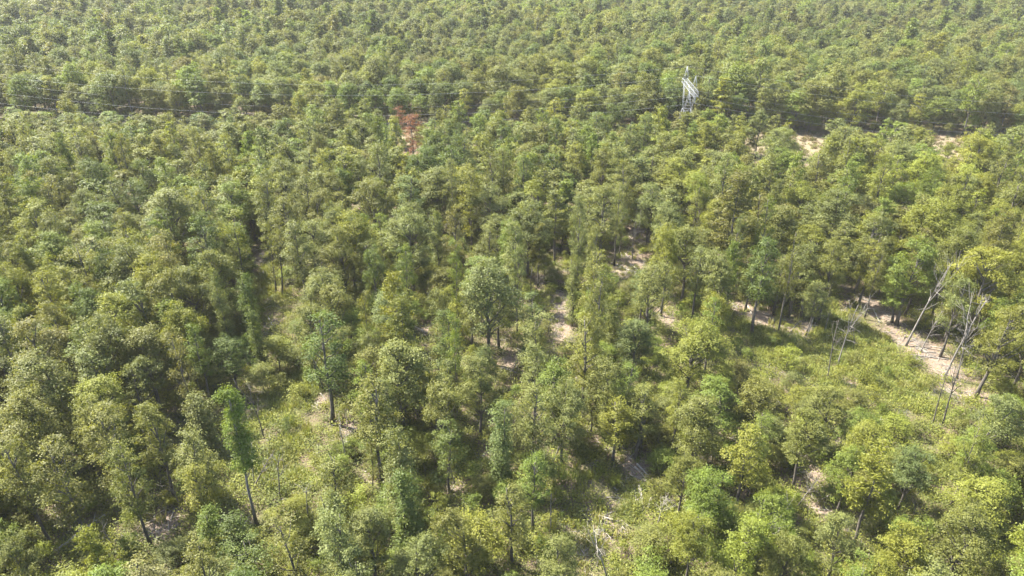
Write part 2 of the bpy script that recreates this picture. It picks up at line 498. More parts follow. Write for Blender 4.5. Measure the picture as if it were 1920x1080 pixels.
def by_crown(u, v, r, kind, tint, hs=1.0, label=None):
    H, R, cf = SPEC[kind]
    sz = hs
    for _ in range(3):
        p = at_z(u, v, cf * H * sz)
        _, _, dep = proj(p)
        sx = min(1.5, max(.6, r * dep / FPX / R))
        sz = hs * (.75 + .25 * sx)
    put(p[0], p[1], kind, tint, sx, sz, hand=True, label=label)

def by_base(u, v, ut, vt, kind, tint, rpx=None, label=None):
    H, R, cf = SPEC[kind]
    b = at_z(u, v); t = at_y(ut, vt, b[1])
    sz = max(.4, t[2] / H); lean = (t[0] - b[0]) / max(t[2], 1)
    _, _, dep = proj(b)
    sx = sz if rpx is None else rpx * dep / FPX / R
    put(b[0], b[1], kind, tint, sx, sz, lean=(lean, 0), hand=True, label=label)

# single trees one can point to: crown centre, crown radius in px
for a in [
 (317,403,70,'broad','grey-green',1.05),(400,505,44,'broad','olive'),(77,427,48,'broad','yellow-green'),(112,482,48,'broad','bright green'),
 (33,545,36,'broad','yellow-green'),(267,580,50,'broad','grey-green'),(187,648,58,'broad','olive'),(178,580,40,'broad','deep green'),
 (60,660,60,'broad','brownish olive'),(540,420,34,'tall','olive'),(560,470,34,'tall','grey-green'),(600,400,38,'broad','olive'),
 (913,548,64,'broad','grey-green',1.05),(990,418,44,'broad','grey-green'),(767,438,50,'broad','grey-green'),(853,438,26,'tall','brownish olive'),
 (750,578,46,'pine','yellow-green'),(757,628,44,'pine','olive'),(1190,640,42,'broad','blue-green',.8),(745,690,66,'broad','grey-green',.95),
 (1040,735,40,'tall','bright green',.8),(1100,660,40,'tall','olive'),(1140,720,44,'broad','olive',.9),
 (1377,402,58,'pine','brownish olive',1.1),(1747,420,58,'broad','yellow-green'),(1713,495,50,'broad','bright green'),(1570,398,46,'broad','grey-green'),
 (1460,430,44,'broad','olive'),(1630,450,40,'broad','grey-green'),(1560,500,36,'broad','olive'),(1500,495,34,'broad','grey-green'),(1430,510,36,'tall','deep green'),(1350,520,40,'broad','grey-green'),(1850,520,56,'broad','yellow-green'),(1880,620,50,'broad','olive'),(1800,560,36,'broad','grey-green'),
 (1300,648,58,'broad','yellow-green',.8),(1480,668,30,'sapling','lime green',1),(1630,690,26,'sapling','yellow-green',1),
 (187,795,50,'broad','olive',.9),(295,822,46,'broad','olive',.9),(240,900,36,'tall','olive',.9),(182,1048,34,'pine','yellow-green',.7),
 (27,1053,40,'broad','grey-green',.8),(120,900,50,'tall','olive',.9),(60,790,60,'broad','olive'),(633,1025,44,'tall','grey-green',.8),(620,905,40,'sparse','olive',.75),
 (750,900,32,'column','grey-green',1.1),(760,960,30,'column','deep green',.9),(940,835,26,'column','blue-green',1.0),(1000,905,34,'tall','bright green',.7),
 (1057,770,48,'broad','grey-green',.85),(1157,790,36,'tall','yellow-green',.62),(1203,770,36,'tall','olive',.7),
 (873,1003,50,'broad','olive',.8),(693,1003,50,'broad','grey-green',.8),(1040,1048,40,'broad','grey-green',.7),(960,960,40,'tall','olive',.7),
 (1313,787,58,'broad','olive',.85),(1330,920,50,'broad','bright green',.8),(1420,960,50,'broad','bright green',.8),(1640,897,56,'pine','yellow-green',.8),
 (1513,803,48,'broad','olive',.85),(1300,1000,44,'broad','yellow-green',.75),(1713,872,40,'broad','blue-green',.7),(1863,787,48,'broad','grey-green',.8),
 (1577,1003,44,'broad','grey-green',.8),(1480,1040,44,'broad','olive',.75),(1700,1020,50,'broad','yellow-green',.75),(1820,990,56,'broad','olive',.8),(1285,880,36,'broad','olive',.75),
 (1420,740,44,'young','olive',1.0),(1560,760,44,'broad','olive',.75),(1640,740,26,'sapling','yellow-green',1),
 (1730,320,40,'broad','lime green'),(1690,300,34,'broad','grey-green'),(1830,290,44,'broad','yellow-green'),(1465,275,36,'broad','grey-green'),(1600,290,30,'broad','olive'),
 (130,215,20,'young','yellow-green',1.3),(585,200,20,'broad','olive'),(560,205,20,'broad','yellow-green'),
 (840,640,34,'tall','deep green',.9),(700,780,46,'tall','olive',.9),(830,760,48,'broad','olive',.9),(900,720,44,'broad','grey-green',.85),(1000,790,40,'tall','grey-green',.85),
 (640,470,40,'broad','olive'),(700,380,44,'broad','olive'),(880,350,40,'broad','olive'),(1130,400,36,'tall','grey-green'),(1290,470,44,'broad','olive'),(1120,530,34,'tall','olive'),(1260,420,40,'broad','grey-green'),(1220,540,40,'broad','grey-green'),
]:
    by_crown(*a)
for a in [
 (480,985,428,712,'vine','bright green',25,'tall vine-clad tree with long bare pale trunk and bright green top'),
 (625,795,605,570,'tall','deep green',46,'deep green tall tree on a straight bare trunk above the shrubby glade'),
 (455,515,440,412,'column','bright green',22,'bright green leafy column beside the small grassy clearing'),
 (517,548,503,395,'sparse','olive',20,'slim olive tree, farther of the two on the small clearing'),
 (530,556,520,402,'sparse','olive',20,'slim olive tree, nearer of the two on the small clearing'),
 (470,640,458,500,'column','deep green',18,'dark vine-covered column leaning beside the small grassy clearing'),
 (430,650,420,530,'column','grey-green',18,None),
 (1073,612,1080,470,'column','grey-green',17,'vine-wrapped slender tree standing on the brown soil patch'),
 (990,690,992,600,'column','deep green',14,'short dark vine column in front of the brown soil patch'),
 (1108,565,1112,470,'column','deep green',16,None),
 (400,1062,393,945,'column','bright green',24,'bright green vine column just in front of the tall vine-clad tree'),
 (448,1075,437,955,'column','deep green',30,None),
 (1160,850,1157,745,'tall','yellow-green',34,'yellow-green tree standing at the head of the bottom clearing'),
 (1200,843,1203,715,'tall','olive',34,'olive tree on dark trunk beside the brush heap above the white logs'),
 (700,915,697,830,'sparse','olive',18,None),
 (822,705,818,600,'sparse','olive',22,None),
 (935,652,930,520,'tall','grey-green',30,None),
 (1108,815,1112,730,'sparse','olive',20,None),
 (120,838,60,640,'broad','olive',62,'olive tree on a thick dark leaning trunk near the frame edge'),
 (380,470,372,370,'tall','grey-green',30,None),
 (778,328,770,206,'sparse','rust-brown',23,'dying tree with rust-brown leaves among green trees'),
 (752,262,748,196,'sparse','rust-brown',13,'smaller browned tree behind the rust-brown dying tree'),
 (858,322,857,292,'sapling','rust-brown',6,None),
]:
    by_base(*a)

# trunks at the far side of the bare strip
for (u, v, ut, vt, t) in [(1697,593,1712,480,'olive'),(1672,603,1686,500,'bright green'),(1450,590,1462,470,'grey-green'),(1500,598,1520,470,'olive'),(1513,628,1540,520,'grey-green'),(1480,585,1492,470,'deep green'),(1398,585,1404,480,'deep green'),(1630,545,1642,440,'olive'),(1560,540,1570,440,'olive'),(1770,640,1795,520,'olive'),(1745,610,1765,500,'bright green')]:
    by_base(u, v, ut, vt, 'tall', t, 28)

# crown footprints in the picture must leave the seen floor free
def crown_px(x, y, kind, sx, sz):
    H, R, cf = SPEC[kind]
    u, v, dep = proj((x, y, cf * H * sz))
    up = FPX * (H * sz * (1 - cf)) * CP / dep
    return u, v, FPX * R * sx / dep, max(up, FPX * R * sx / dep * .7)

CLEAR = [(a, b, c, 0, 0) for a, b, c in [(1283,150,22),(1285,180,20),(428,745,34),(438,800,26),(448,850,18),(462,920,14),(478,975,12),(618,735,12),(624,785,12),(1735,560,14),(1800,650,20),(1820,600,14),(1120,1010,20),(1120,192,14),(1530,250,8),(1790,250,14),(772,240,12),(774,265,9),(752,205,6)]]
def hides_floor(x, y, kind, sx, sz, slack=1.05):
    u, v, ru, rv = crown_px(x, y, kind, sx, sz)
    for fu, fv, fr, g, s in FLOOR + CLEAR:
        if abs(u - fu) < ru * slack + fr * .9 and abs(v - fv) < rv * slack + fr * .9:
            if ((u - fu) / (ru * slack + fr * .9)) ** 2 + ((v - fv) / (rv * slack + fr * .9)) ** 2 < 1: return True
    bu, bv, _ = proj((x, y, 0))
    for fu, fv, fr, g, s in FLOOR:
        if (bu - fu) ** 2 + (bv - fv) ** 2 < (fr * .8) ** 2: return True
    return False

def shades_glade(x, y, kind, sx, sz):
    H, R, cf = SPEC[kind]
    for q in (.45, .75):
        z = H * sz * q; gx, gy = x - sd[0] / sd[2] * z, y - sd[1] / sd[2] * z
        u, v, dep = proj((gx, gy, 0)); rr = FPX * R * sx / dep
        for fu, fv, fr, g, s in FLOOR:
            if (g >= .7 or (fu > 1080 and fv > 950)) and fv > 480 and ((u - fu) / (fr + rr * .5)) ** 2 + ((v - fv) / (fr + rr * .35)) ** 2 < 1: return True
    return False

class Grid:
    def __init__(self, cell): self.c, self.d = cell, {}
    def near(self, x, y, r):
        k = int(r // self.c) + 1; i, j = int(x // self.c), int(y // self.c)
        for a in range(i - k, i + k + 1):
            for b in range(j - k, j + k + 1):
                for (px_, py_, pr) in self.d.get((a, b), ()):
                    if (px_ - x) ** 2 + (py_ - y) ** 2 < ((r + pr) * .5) ** 2: return True
        return False
    def add(self, x, y, r): self.d.setdefault((int(x // self.c), int(y // self.c)), []).append((x, y, r))

def pick(w):
    t = rs.random() * sum(w.values())
    for k, q in w.items():
        t -= q
        if t <= 0: return k
    return k

grid = Grid(4.0)
for t in TREES: grid.add(t['x'], t['y'], 4.6 if t['kind'] in ('broad', 'pine') else 3.4)
def tint_for(x, y):
    f = x / max(y, 30)
    if y > 240: w = {'olive': 3, 'grey-green': 4, 'deep green': 2.2, 'blue-green': 1.6, 'bright green': 2, 'yellow-green': 1, 'brownish olive': .5}
    elif f < -.22: w = {'olive': 4, 'grey-green': 3.5, 'deep green': 1.8, 'brownish olive': .7, 'bright green': 1.6, 'yellow-green': 1.4}
    elif f < .22: w = {'olive': 3, 'grey-green': 4, 'bright green': 2, 'deep green': 1.6, 'yellow-green': 1, 'blue-green': 1}
    else: w = {'olive': 3, 'yellow-green': 3, 'grey-green': 2.5, 'bright green': 2, 'brownish olive': .8, 'lime green': .5}
    return pick(w)
def kind_for(x, y):
    f = x / max(y, 30)
    if y > 140: return pick({'broad': 6, 'tall': 3, 'pine': .8, 'young': .6})
    if f < -.25: return pick({'broad': 5, 'tall': 2.6, 'sparse': 1.6, 'column': .6, 'pine': .4})
    if f < .25: return pick({'broad': 1.6, 'tall': 3.2, 'sparse': 4, 'column': .9, 'pine': .7, 'young': .7})
    return pick({'broad': 4, 'tall': 1.6, 'young': 3, 'sparse': .7, 'pine': .5})
SPACE = {'broad': 4.9, 'tall': 3.9, 'sparse': 4.0, 'column': 4.0, 'young': 4.3, 'pine': 4.8}
for _ in range(16000):
    y = 26 + rs.random() * 212; x = (rs.random() * 2 - 1) * (y * .95 + 45)
    if corr(x, y) > -CW: continue
    kind = kind_for(x, y)
    low = .72 if (x / y > .2 and y < 85) else (.82 if y < 75 else 1.0)
    sx = rs.uniform(.7, 1.2); sz = rs.uniform(.64, 1.16) * low
    edge = min(1, max(0, (corr(x, y) + CW + 50) / 50)); sz *= 1 - edge * (.42 if x < -75 else (.38 if x > 80 else .17))
    sp = SPACE[kind] * sx * rs.uniform(.8, 1.2) * (.95 if x / y < -.3 or y > 135 else (1.0 if x / y > .35 else 1.22))
    if y > 135 or x / y < -.25: sx *= 1.2 if y > 100 else 1.05
    elif y < 110: sx *= .88
    if grid.near(x, y, sp) or hides_floor(x, y, kind, sx, sz) or (kind != 'young' and rs.random() < .6 and shades_glade(x, y, kind, sx, sz)): continue
    grid.add(x, y, sp); put(x, y, kind, tint_for(x, y), sx, sz)
# low growth between them
g2 = Grid(3.0)
for t in TREES: g2.add(t['x'], t['y'], 1.5)
for _ in range(11000):
    y = 30 + rs.random() * 120; x = (rs.random() * 2 - 1) * (y * .9 + 25)
    kind = 'sapling' if rs.random() < (.62 if x / y < -.2 else .8) else 'young'
    sx = rs.uniform(.6, 1.25); sz = sx * rs.uniform(.8, 1.1) * (.6 if kind == 'young' else 1)
    if g2.near(x, y, 2.7 * sx) or hides_floor(x, y, kind, sx, sz, .95): continue
    g2.add(x, y, 2.7 * sx)
    put(x, y, kind, pick({'yellow-green': 3, 'bright green': 2.5, 'olive': 2.5, 'lime green': 1.2, 'grey-green': 1}), sx, sz)
for (cx, cy_, rx, ry, g, s_) in DISCS:               # bushes dotted over the grassy openings
    if cy_ > 180: continue
    for _ in range(int(math.pi * rx * ry * (.05 * g + .012)) + (1 if g > .6 else 0)):
        q, a = math.sqrt(rs.random()) * 1.3, rs.uniform(0, 6.28); x, y = cx + rx * q * math.cos(a), cy_ + ry * q * math.sin(a)
        sx = rs.choice([.28, .35, .45, .6, .8]) * rs.uniform(.85, 1.15)
        if g2.near(x, y, 2.2 * sx): continue
        g2.add(x, y, 2.2 * sx); put(x, y, 'sapling', pick({'yellow-green': 3, 'bright green': 2, 'olive': 3, 'grey-green': 1, 'deep green': 1}), sx, sx * rs.uniform(.75, 1.2))
NEAR_N = len(TREES)
# the wood beyond the corridor
gf = Grid(7.0)
FARPTS = []
def try_far(x, y, sp):
    c = corr(x, y)
    if c < CW or gf.near(x, y, sp): return
    gf.add(x, y, sp); FARPTS.append((x, y))
for _ in range(60000):
    y = 170 + (rs.random() ** 1.0) * 260; x = (rs.random() * 2 - 1) * (y * .85 + 40)
    try_far(x, y, 5.8 * rs.uniform(.8, 1.25))
for _ in range(60000):
    y = 430 + (rs.random() ** .8) * 1000; x = (rs.random() * 2 - 1) * (y * .85 + 40)
    try_far(x, y, (6.6 if y < 800 else 8.0) * rs.uniform(.8, 1.25))
EDGE = []                                            # leafy skirt along both edges of the corridor
for _ in range(1500):
    t = rs.uniform(-60, 380); far_side = rs.random() < .72
    p = CORR_A + CDIR * t + CNRM * ((CW + rs.uniform(-.5, 9)) if far_side else -(CW + rs.uniform(-.5, 4)))
    if g2.near(p[0], p[1], 3.4): continue
    g2.add(p[0], p[1], 3.4); EDGE.append((float(p[0]), float(p[1])))

# ------------------------------------------------------------------ scatter for what nobody could count
def scatter(name, pts, idx, rot, scl, tint, collection, label):
    n = len(pts)
    me = bpy.data.meshes.new(name)
    me.vertices.add(n); me.vertices.foreach_set('co', np.asarray(pts, np.float32).ravel())
    for nm, typ, arr in (('idx', 'INT', np.asarray(idx, np.int32)), ('rot', 'FLOAT_VECTOR', np.asarray(rot, np.float32)),
                         ('scl', 'FLOAT_VECTOR', np.asarray(scl, np.float32)), ('tint', 'FLOAT_VECTOR', np.asarray(tint, np.float32))):
        a = me.attributes.new(nm, typ, 'POINT'); a.data.foreach_set('value' if typ == 'INT' else 'vector', arr.ravel())
    ng = bpy.data.node_groups.new(name + '_nodes', 'GeometryNodeTree')
    ng.interface.new_socket('Geometry', in_out='INPUT', socket_type='NodeSocketGeometry')
    ng.interface.new_socket('Geometry', in_out='OUTPUT', socket_type='NodeSocketGeometry')
    gi, go = ng.nodes.new('NodeGroupInput'), ng.nodes.new('NodeGroupOutput')
    ci = ng.nodes.new('GeometryNodeCollectionInfo'); ci.inputs[0].default_value = collection
    ci.inputs['Separate Children'].default_value = True; ci.inputs['Reset Children'].default_value = True
    ip = ng.nodes.new('GeometryNodeInstanceOnPoints'); ip.inputs['Pick Instance'].default_value = True
    def attr(nm, typ):
        a = ng.nodes.new('GeometryNodeInputNamedAttribute'); a.data_type = typ; a.inputs[0].default_value = nm
        return a.outputs[0]
    L = ng.links.new
    L(gi.outputs[0], ip.inputs['Points']); L(ci.outputs[0], ip.inputs['Instance'])
    L(attr('idx', 'INT'), ip.inputs['Instance Index'])
    e = ng.nodes.new('FunctionNodeEulerToRotation'); L(attr('rot', 'FLOAT_VECTOR'), e.inputs[0]); L(e.outputs[0], ip.inputs['Rotation'])
    L(attr('scl', 'FLOAT_VECTOR'), ip.inputs['Scale']); L(ip.outputs[0], go.inputs[0])
    o = new_obj(name, me)
    o.modifiers.new('scatter', 'NODES').node_group = ng
    tag(o, label, kind='stuff')
    return o

def tcol(t):
    a, b = t['jit']; c = TINT[t['tint']]
    return (c[0] * a * b, c[1] * a, c[2] * a / b)

# ------------------------------------------------------------------ single trees
KINDWORD = {'broad': 'broad_tree', 'tall': 'slender_tree', 'sparse': 'thin_tree', 'column': 'vine_covered_tree', 'young': 'young_tree', 'sapling': 'shrub', 'pine': 'pine_tree', 'vine': 'vine_clad_tree'}
def seen_share():
    """how much of each crown shows in the photo's frame: crowns laid front to back over a coarse raster"""
    W, Hh, k = 480, 270, .25
    free = np.ones((Hh, W), bool); out = np.zeros(len(TREES))
    order = sorted(range(len(TREES)), key=lambda i: proj((TREES[i]['x'], TREES[i]['y'], 8))[2])
    for i in order:
        t = TREES[i]; u, v, ru, rv = crown_px(t['x'], t['y'], t['kind'], t['sx'], t['sz'])
        u, v, ru, rv = u * k, v * k, max(ru * k, .6), max(rv * k, .6)
        x0, x1, y0, y1 = max(0, int(u - ru)), min(W, int(u + ru) + 1), max(0, int(v - rv)), min(Hh, int(v + rv) + 1)
        if x0 >= x1 or y0 >= y1: continue
        yy, xx = np.mgrid[y0:y1, x0:x1]
        m = ((xx + .5 - u) / ru) ** 2 + ((yy + .5 - v) / rv) ** 2 < 1
        out[i] = (m & free[y0:y1, x0:x1]).sum()
        free[y0:y1, x0:x1] &= ~(m & (((xx + .5 - u) / ru) ** 2 + ((yy + .5 - v) / rv) ** 2 < .75))
    return out
SEEN = seen_share()
def best(idx, n): return [i for i in sorted(idx, key=lambda i: -SEEN[i] - (1e6 if TREES[i]['label'] else 0))[:n] if SEEN[i] > 6 or TREES[i]['label']]
PICK = best([i for i, t in enumerate(TREES) if t['kind'] != 'sapling'], 300) + best([i for i, t in enumerate(TREES) if t['kind'] == 'sapling'], 110)
PICKSET = set(PICK)

SPOTS = {'the tall vine-clad tree': (440, 800), 'the shrubby glade': (545, 790), 'the bare-trunked tree': (612, 640),
 'the small grassy clearing': (505, 525), 'the brown soil patch': (1058, 600), 'the fallen pale logs': (1178, 502), 'the bare strip': (1700, 630),
 'the lime grass': (1595, 640), 'the soil bank': (1430, 600), 'the bottom clearing': (1110, 975), 'the white logs': (1205, 932), 'the long fallen trunk': (155, 1003),
 'the soil hollow': (1540, 940), 'the lone leaning trunk': (1822, 850), 'the pylon': (1285, 170), 'the rust-brown tree': (772, 245), 'the corridor ground': (1780, 268),
 'the yellow-green pines': (752, 600), 'the sandy hollow': (310, 990), 'the brown hollow': (960, 680), 'the big grey-green crown': (317, 403),
 'the dark line gap': (250, 210), 'the star-shaped dead pine': (678, 530), 'the big bleached dead tree': (1830, 600), 'the brush heap': (1195, 880),
 'the dark straight dead trunk': (1043, 430), 'the lower left corner': (0, 1080), 'the lower right corner': (1920, 1080), 'the left edge': (0, 640), 'the right edge': (1920, 480), 'the bottom edge': (760, 1080)}
FORM = {'broad': 'broad-crowned tree', 'tall': 'slender tree', 'sparse': 'thin open-crowned tree', 'column': 'vine-covered narrow tree', 'young': 'young tree', 'sapling': 'shrub', 'pine': 'pine', 'vine': 'vine-clad tree'}
ORD = 'first second third fourth fifth sixth seventh eighth ninth tenth eleventh twelfth'.split()
def name_trees():
    fam = {}
    for i in PICK:
        t = TREES[i]
        if t['label']: continue
        u, v, _, _ = crown_px(t['x'], t['y'], t['kind'], t['sx'], t['sz'])
        d = {k: math.hypot(u - p[0], v - p[1]) for k, p in SPOTS.items()}
        a = min((k for k in d if 'edge' not in k and 'corner' not in k), key=d.get); pa = SPOTS[a]
        b = min((k for k in d if k != a), key=lambda k: d[a] + d[k] - math.hypot(pa[0] - SPOTS[k][0], pa[1] - SPOTS[k][1]) + .12 * d[k])
        fam.setdefault((t['tint'], FORM[t['kind']], a, b), []).append((d[a], i))
    for (tint, form, a, b), L in fam.items():
        L.sort()
        for n, (_, i) in enumerate(L):
            TREES[i]['lab'] = ('%s %s between %s and %s' % (tint, form, a, b)) if len(L) == 1 else ('%s %s %s from %s towards %s' % (ORD[n], tint, form, a, b))
name_trees()
def build_trees():
    for i in PICK:
        t = TREES[i]
        trunk, crown = SHAPES[t['kind']][t['var']]
        root = new_obj(KINDWORD[t['kind']], None)
        root.location = (t['x'], t['y'], float(hgt(t['x'], t['y'])) - .05)
        root.empty_display_size = .5
        tilt = Matrix.Rotation(math.atan(t['lean'][0]), 4, 'Y')
        root.rotation_euler = (tilt @ Matrix.Rotation(t['rz'], 4, 'Z')).to_euler()
        root.scale = (t['sx'], t['sx'], t['sz'])
        new_obj('trunk', trunk, root)
        c = new_obj('crown', crown, root); c['tint'] = [float(q) for q in tcol(t)]
        tag(root, t.get('lab') or t['label'] or 'green forest tree', 'shrub' if t['kind'] == 'sapling' else 'tree',
            'shrubs on the forest floor' if t['kind'] == 'sapling' else 'trees of the near wood')
build_trees()

def build_woodland():
    P, I, Rr, S, T = [], [], [], [], []
    low = ([], [], [], [], [])
    rng = random.Random(77)
    for i, t in enumerate(TREES):
        if i in PICKSET: continue
        kind, lod = t['kind'], 0
        if kind == 'vine': kind = 'column'
        if t['y'] > 135 and (kind, 1) in FARIDX: lod = 1
        L = FARIDX[(kind, lod)]
        A = low if kind == 'sapling' else (P, I, Rr, S, T)
        A[0].append((t['x'], t['y'], float(hgt(t['x'], t['y'])) - .05)); A[1].append(L[t['var'] % len(L)])
        A[2].append((0, 0, t['rz'])); A[3].append((t['sx'], t['sx'], t['sz'])); A[4].append(tcol(t))
    for x, y in FARPTS:
        kind = pick({'dome': 7, 'broad': 1.5, 'tall': 2.5, 'pine': .6 + (2.5 if y > 420 else 0), 'young': .6})
        lod = 1 if y < 330 else 2
        L = FARIDX[(kind, lod)]
        P.append((x, y, float(hgt(x, y)) - .05)); I.append(rng.choice(L)); Rr.append((0, 0, rng.uniform(0, 6.28)))
        st = .5 + .5 * math.sin(x * .017 + 1.7 * math.sin(y * .011)) * math.cos(y * .019 + 1.3 * math.sin(x * .009))
        s = rng.uniform(.75, 1.2) * (1.12 if y > 420 else 1) * (.86 + .26 * st); w = s * (rng.uniform(.85, 1.2) if kind == 'dome' else rng.uniform(1.1, 1.35)); S.append((w, w, s * rng.uniform(.8, 1.1)))
        a, b = rng.uniform(.88, 1.14) * (.88 + .24 * st), rng.uniform(.95, 1.06); c = TINT[tint_for(x, y)]
        T.append((c[0] * a * b, c[1] * a, c[2] * a / b))
    for x, y in EDGE:
        k = rng.choice(['young', 'young', 'sapling']); L = FARIDX[(k, 1 if k == 'young' else 0)]
        P.append((x, y, float(hgt(x, y)) - .05)); I.append(rng.choice(L)); Rr.append((0, 0, rng.uniform(0, 6.28)))
        s = rng.uniform(.5, .95) if k == 'young' else rng.uniform(.8, 1.3); S.append((s * 1.15, s * 1.15, s * .85)); c = TINT[tint_for(x, y)]
        T.append(tuple(q * rng.uniform(.85, 1.1) for q in c))
    scatter('woodland', P, I, Rr, S, T, FAR, 'dense green broadleaf wood running back to the top of the view')
    scatter('undergrowth', *low, FAR, 'low leafy undergrowth between the trees of the near wood')
build_woodland()

# ------------------------------------------------------------------ grass, weeds and litter
GSRC = bpy.data.collections.new('ground_cover_shapes')
gidx = {}
def gsrc(key, me):
    o = bpy.data.objects.new('cover_%03d' % len(GSRC.objects), me); gidx.setdefault(key, []).append(len(GSRC.objects)); GSRC.objects.link(o)
for k in range(4):                                    # tall grass tufts
    rng = np.random.default_rng(700 + k); n = 34
    a = rng.uniform(0, 6.28, n); base = rng.normal(0, .3, (n, 2)); h = rng.uniform(.5, 1.15, n); ln = rng.uniform(.1, .5, n)
    w = .035
    b0 = np.c_[base, np.zeros(n)]; d = np.c_[np.cos(a), np.sin(a), np.zeros(n)]; s = np.c_[-np.sin(a), np.cos(a), np.zeros(n)]
    m1 = b0 + d * (ln * .35)[:, None] + np.c_[np.zeros((n, 2)), h * .6]; tp = b0 + d * ln[:, None] + np.c_[np.zeros((n, 2)), h]
    V = np.stack([b0 - s * w, b0 + s * w, m1 + s * w * .8, m1 - s * w * .8, tp], 1).reshape(-1, 3); o5 = np.arange(n) * 5
    F4 = np.stack([o5, o5 + 1, o5 + 2, o5 + 3], 1); F3 = np.stack([o5 + 3, o5 + 2, o5 + 4], 1)
    lv = np.tile(np.clip(rng.normal(.5, .2, n), 0, 1), 2).astype(np.float32)
    gsrc('grass', mesh_from('grass_tuft', V, [F4, F3], [GRASS], attrs={'lv': ('FACE', 'FLOAT', lv)}))
for k in range(4):                                    # leafy weeds
    rng = np.random.default_rng(800 + k); n = 120
    C = rng.normal(0, 1, (n, 3)) * [.45, .45, .2] + [0, 0, .3]; C[:, 2] = np.clip(C[:, 2], .05, 1)
    V, F = leaves(C, rng.normal(0, .45, (n, 3)) + [0, 0, 1], .14, .085, rng)
    gsrc('weed', mesh_from('weed', V, [F], [LEAF], attrs={'lv': ('FACE', 'FLOAT', np.clip(rng.normal(.5, .2, n), 0, 1).astype(np.float32))}))
for k in range(5):                                    # dead sticks on the floor
    rng = np.random.default_rng(900 + k); tb = Tubes()
    for q in range(4):
        a = rng.uniform(0, 3.14); l = rng.uniform(.6, 1.9); c = rng.normal(0, .5, 2)
        d = np.array([math.cos(a), math.sin(a), rng.uniform(-.05, .2)]) * l
        p = np.array([c[0], c[1], .06]); r = rng.uniform(.025, .06)
        tb.add([p - d * .5 + [0, 0, .05], p + rng.normal(0, .05, 3) + [0, 0, .08], p + d * .5 + [0, 0, .1]], [r, r * .8, r * .3], 4)
    gsrc('stick', tb.mesh('stick', [DEAD, PALE][k % 2]))

def build_cover():
    rng = random.Random(5)
    A = {k: ([], [], [], [], []) for k in ('grass', 'weed', 'stick')}
    def one(key, x, y, s, sz, tint):
        a = A[key]; a[0].append((x, y, float(hgt(x, y)) - .03)); a[1].append(rng.choice(gidx[key])); a[2].append((0, 0, rng.uniform(0, 6.28)))
        f = rng.uniform(.8, 1.25); a[3].append((s, s, sz)); a[4].append(tuple(c * f for c in tint))
    for (cx, cy_, rx, ry, g, s) in DISCS:
        area = math.pi * rx * ry * 1.7
        if cy_ > 180: area *= .4
        for _ in range(int(area * (1.2 * g))):
            q, a = math.sqrt(rng.random()) * 1.3, rng.uniform(0, 6.28)
            x, y = cx + rx * q * math.cos(a), cy_ + ry * q * math.sin(a)
            z = rng.uniform(.6, 1.3)
            one('grass', x, y, z, z * rng.uniform(.6, 1.2), (.20, .19, .06) if rng.random() < .35 else (.17, .19, .045))
        for _ in range(int(area * (.4 * g + .08))):
            q, a = math.sqrt(rng.random()) * 1.35, rng.uniform(0, 6.28)
            z = rng.uniform(.5, 1.3)
            one('weed', cx + rx * q * math.cos(a), cy_ + ry * q * math.sin(a), z, z, (.14, .165, .035) if rng.random() < .6 else (.08, .11, .03))
        if cy_ < 180:
            for _ in range(int(area * (.06 + .28 * s))):
                q, a = math.sqrt(rng.random()) * 1.35, rng.uniform(0, 6.28)
                one('stick', cx + rx * q * math.cos(a), cy_ + ry * q * math.sin(a), rng.uniform(.6, 1.4), 1, (1, 1, 1))
    for _ in range(15000):
        y = 40 + rng.random() * 120; x = (rng.random() * 2 - 1) * (y * .85 + 20)
        z = rng.uniform(.7, 2.0)
        one('weed', x, y, z, z, (.14, .15, .026) if rng.random() < .5 else (.085, .10, .022))
    for _ in range(1500):
        y = 40 + rng.random() * 120; x = (rng.random() * 2 - 1) * (y * .85 + 20)
        one('stick', x, y, rng.uniform(.7, 1.6), 1, (1, 1, 1))
    for _ in range(5200):                             # the mown strip under the power line
        t = rng.uniform(-30, 345); w = rng.uniform(-CW, CW)
        p = CORR_A + CDIR * t + CNRM * w; z = rng.uniform(.7, 1.5)
        one('grass' if rng.random() < .6 else 'weed', p[0], p[1], z, z * .8, (.115, .085, .05) if rng.random() < .75 else (.085, .09, .028))
    W = A['weed']; wp = np.array(W[0]); gz, sz_ = zone(wp[:, 0], wp[:, 1])      # few weeds on bare soil
    keep = [i for i in range(len(wp)) if not (sz_[i] > .3 and gz[i] < .6 and rng.random() < .88)]
    A['weed'] = tuple([q[i] for i in keep] for q in W)
    scatter('grass', *A['grass'], GSRC, 'tall yellowish grass on the clearings and under the power line')
    scatter('weeds', *A['weed'], GSRC, 'low leafy weeds scattered over the forest floor')
    scatter('fallen_sticks', *A['stick'], GSRC, 'small dead sticks littering the forest floor')
build_cover()

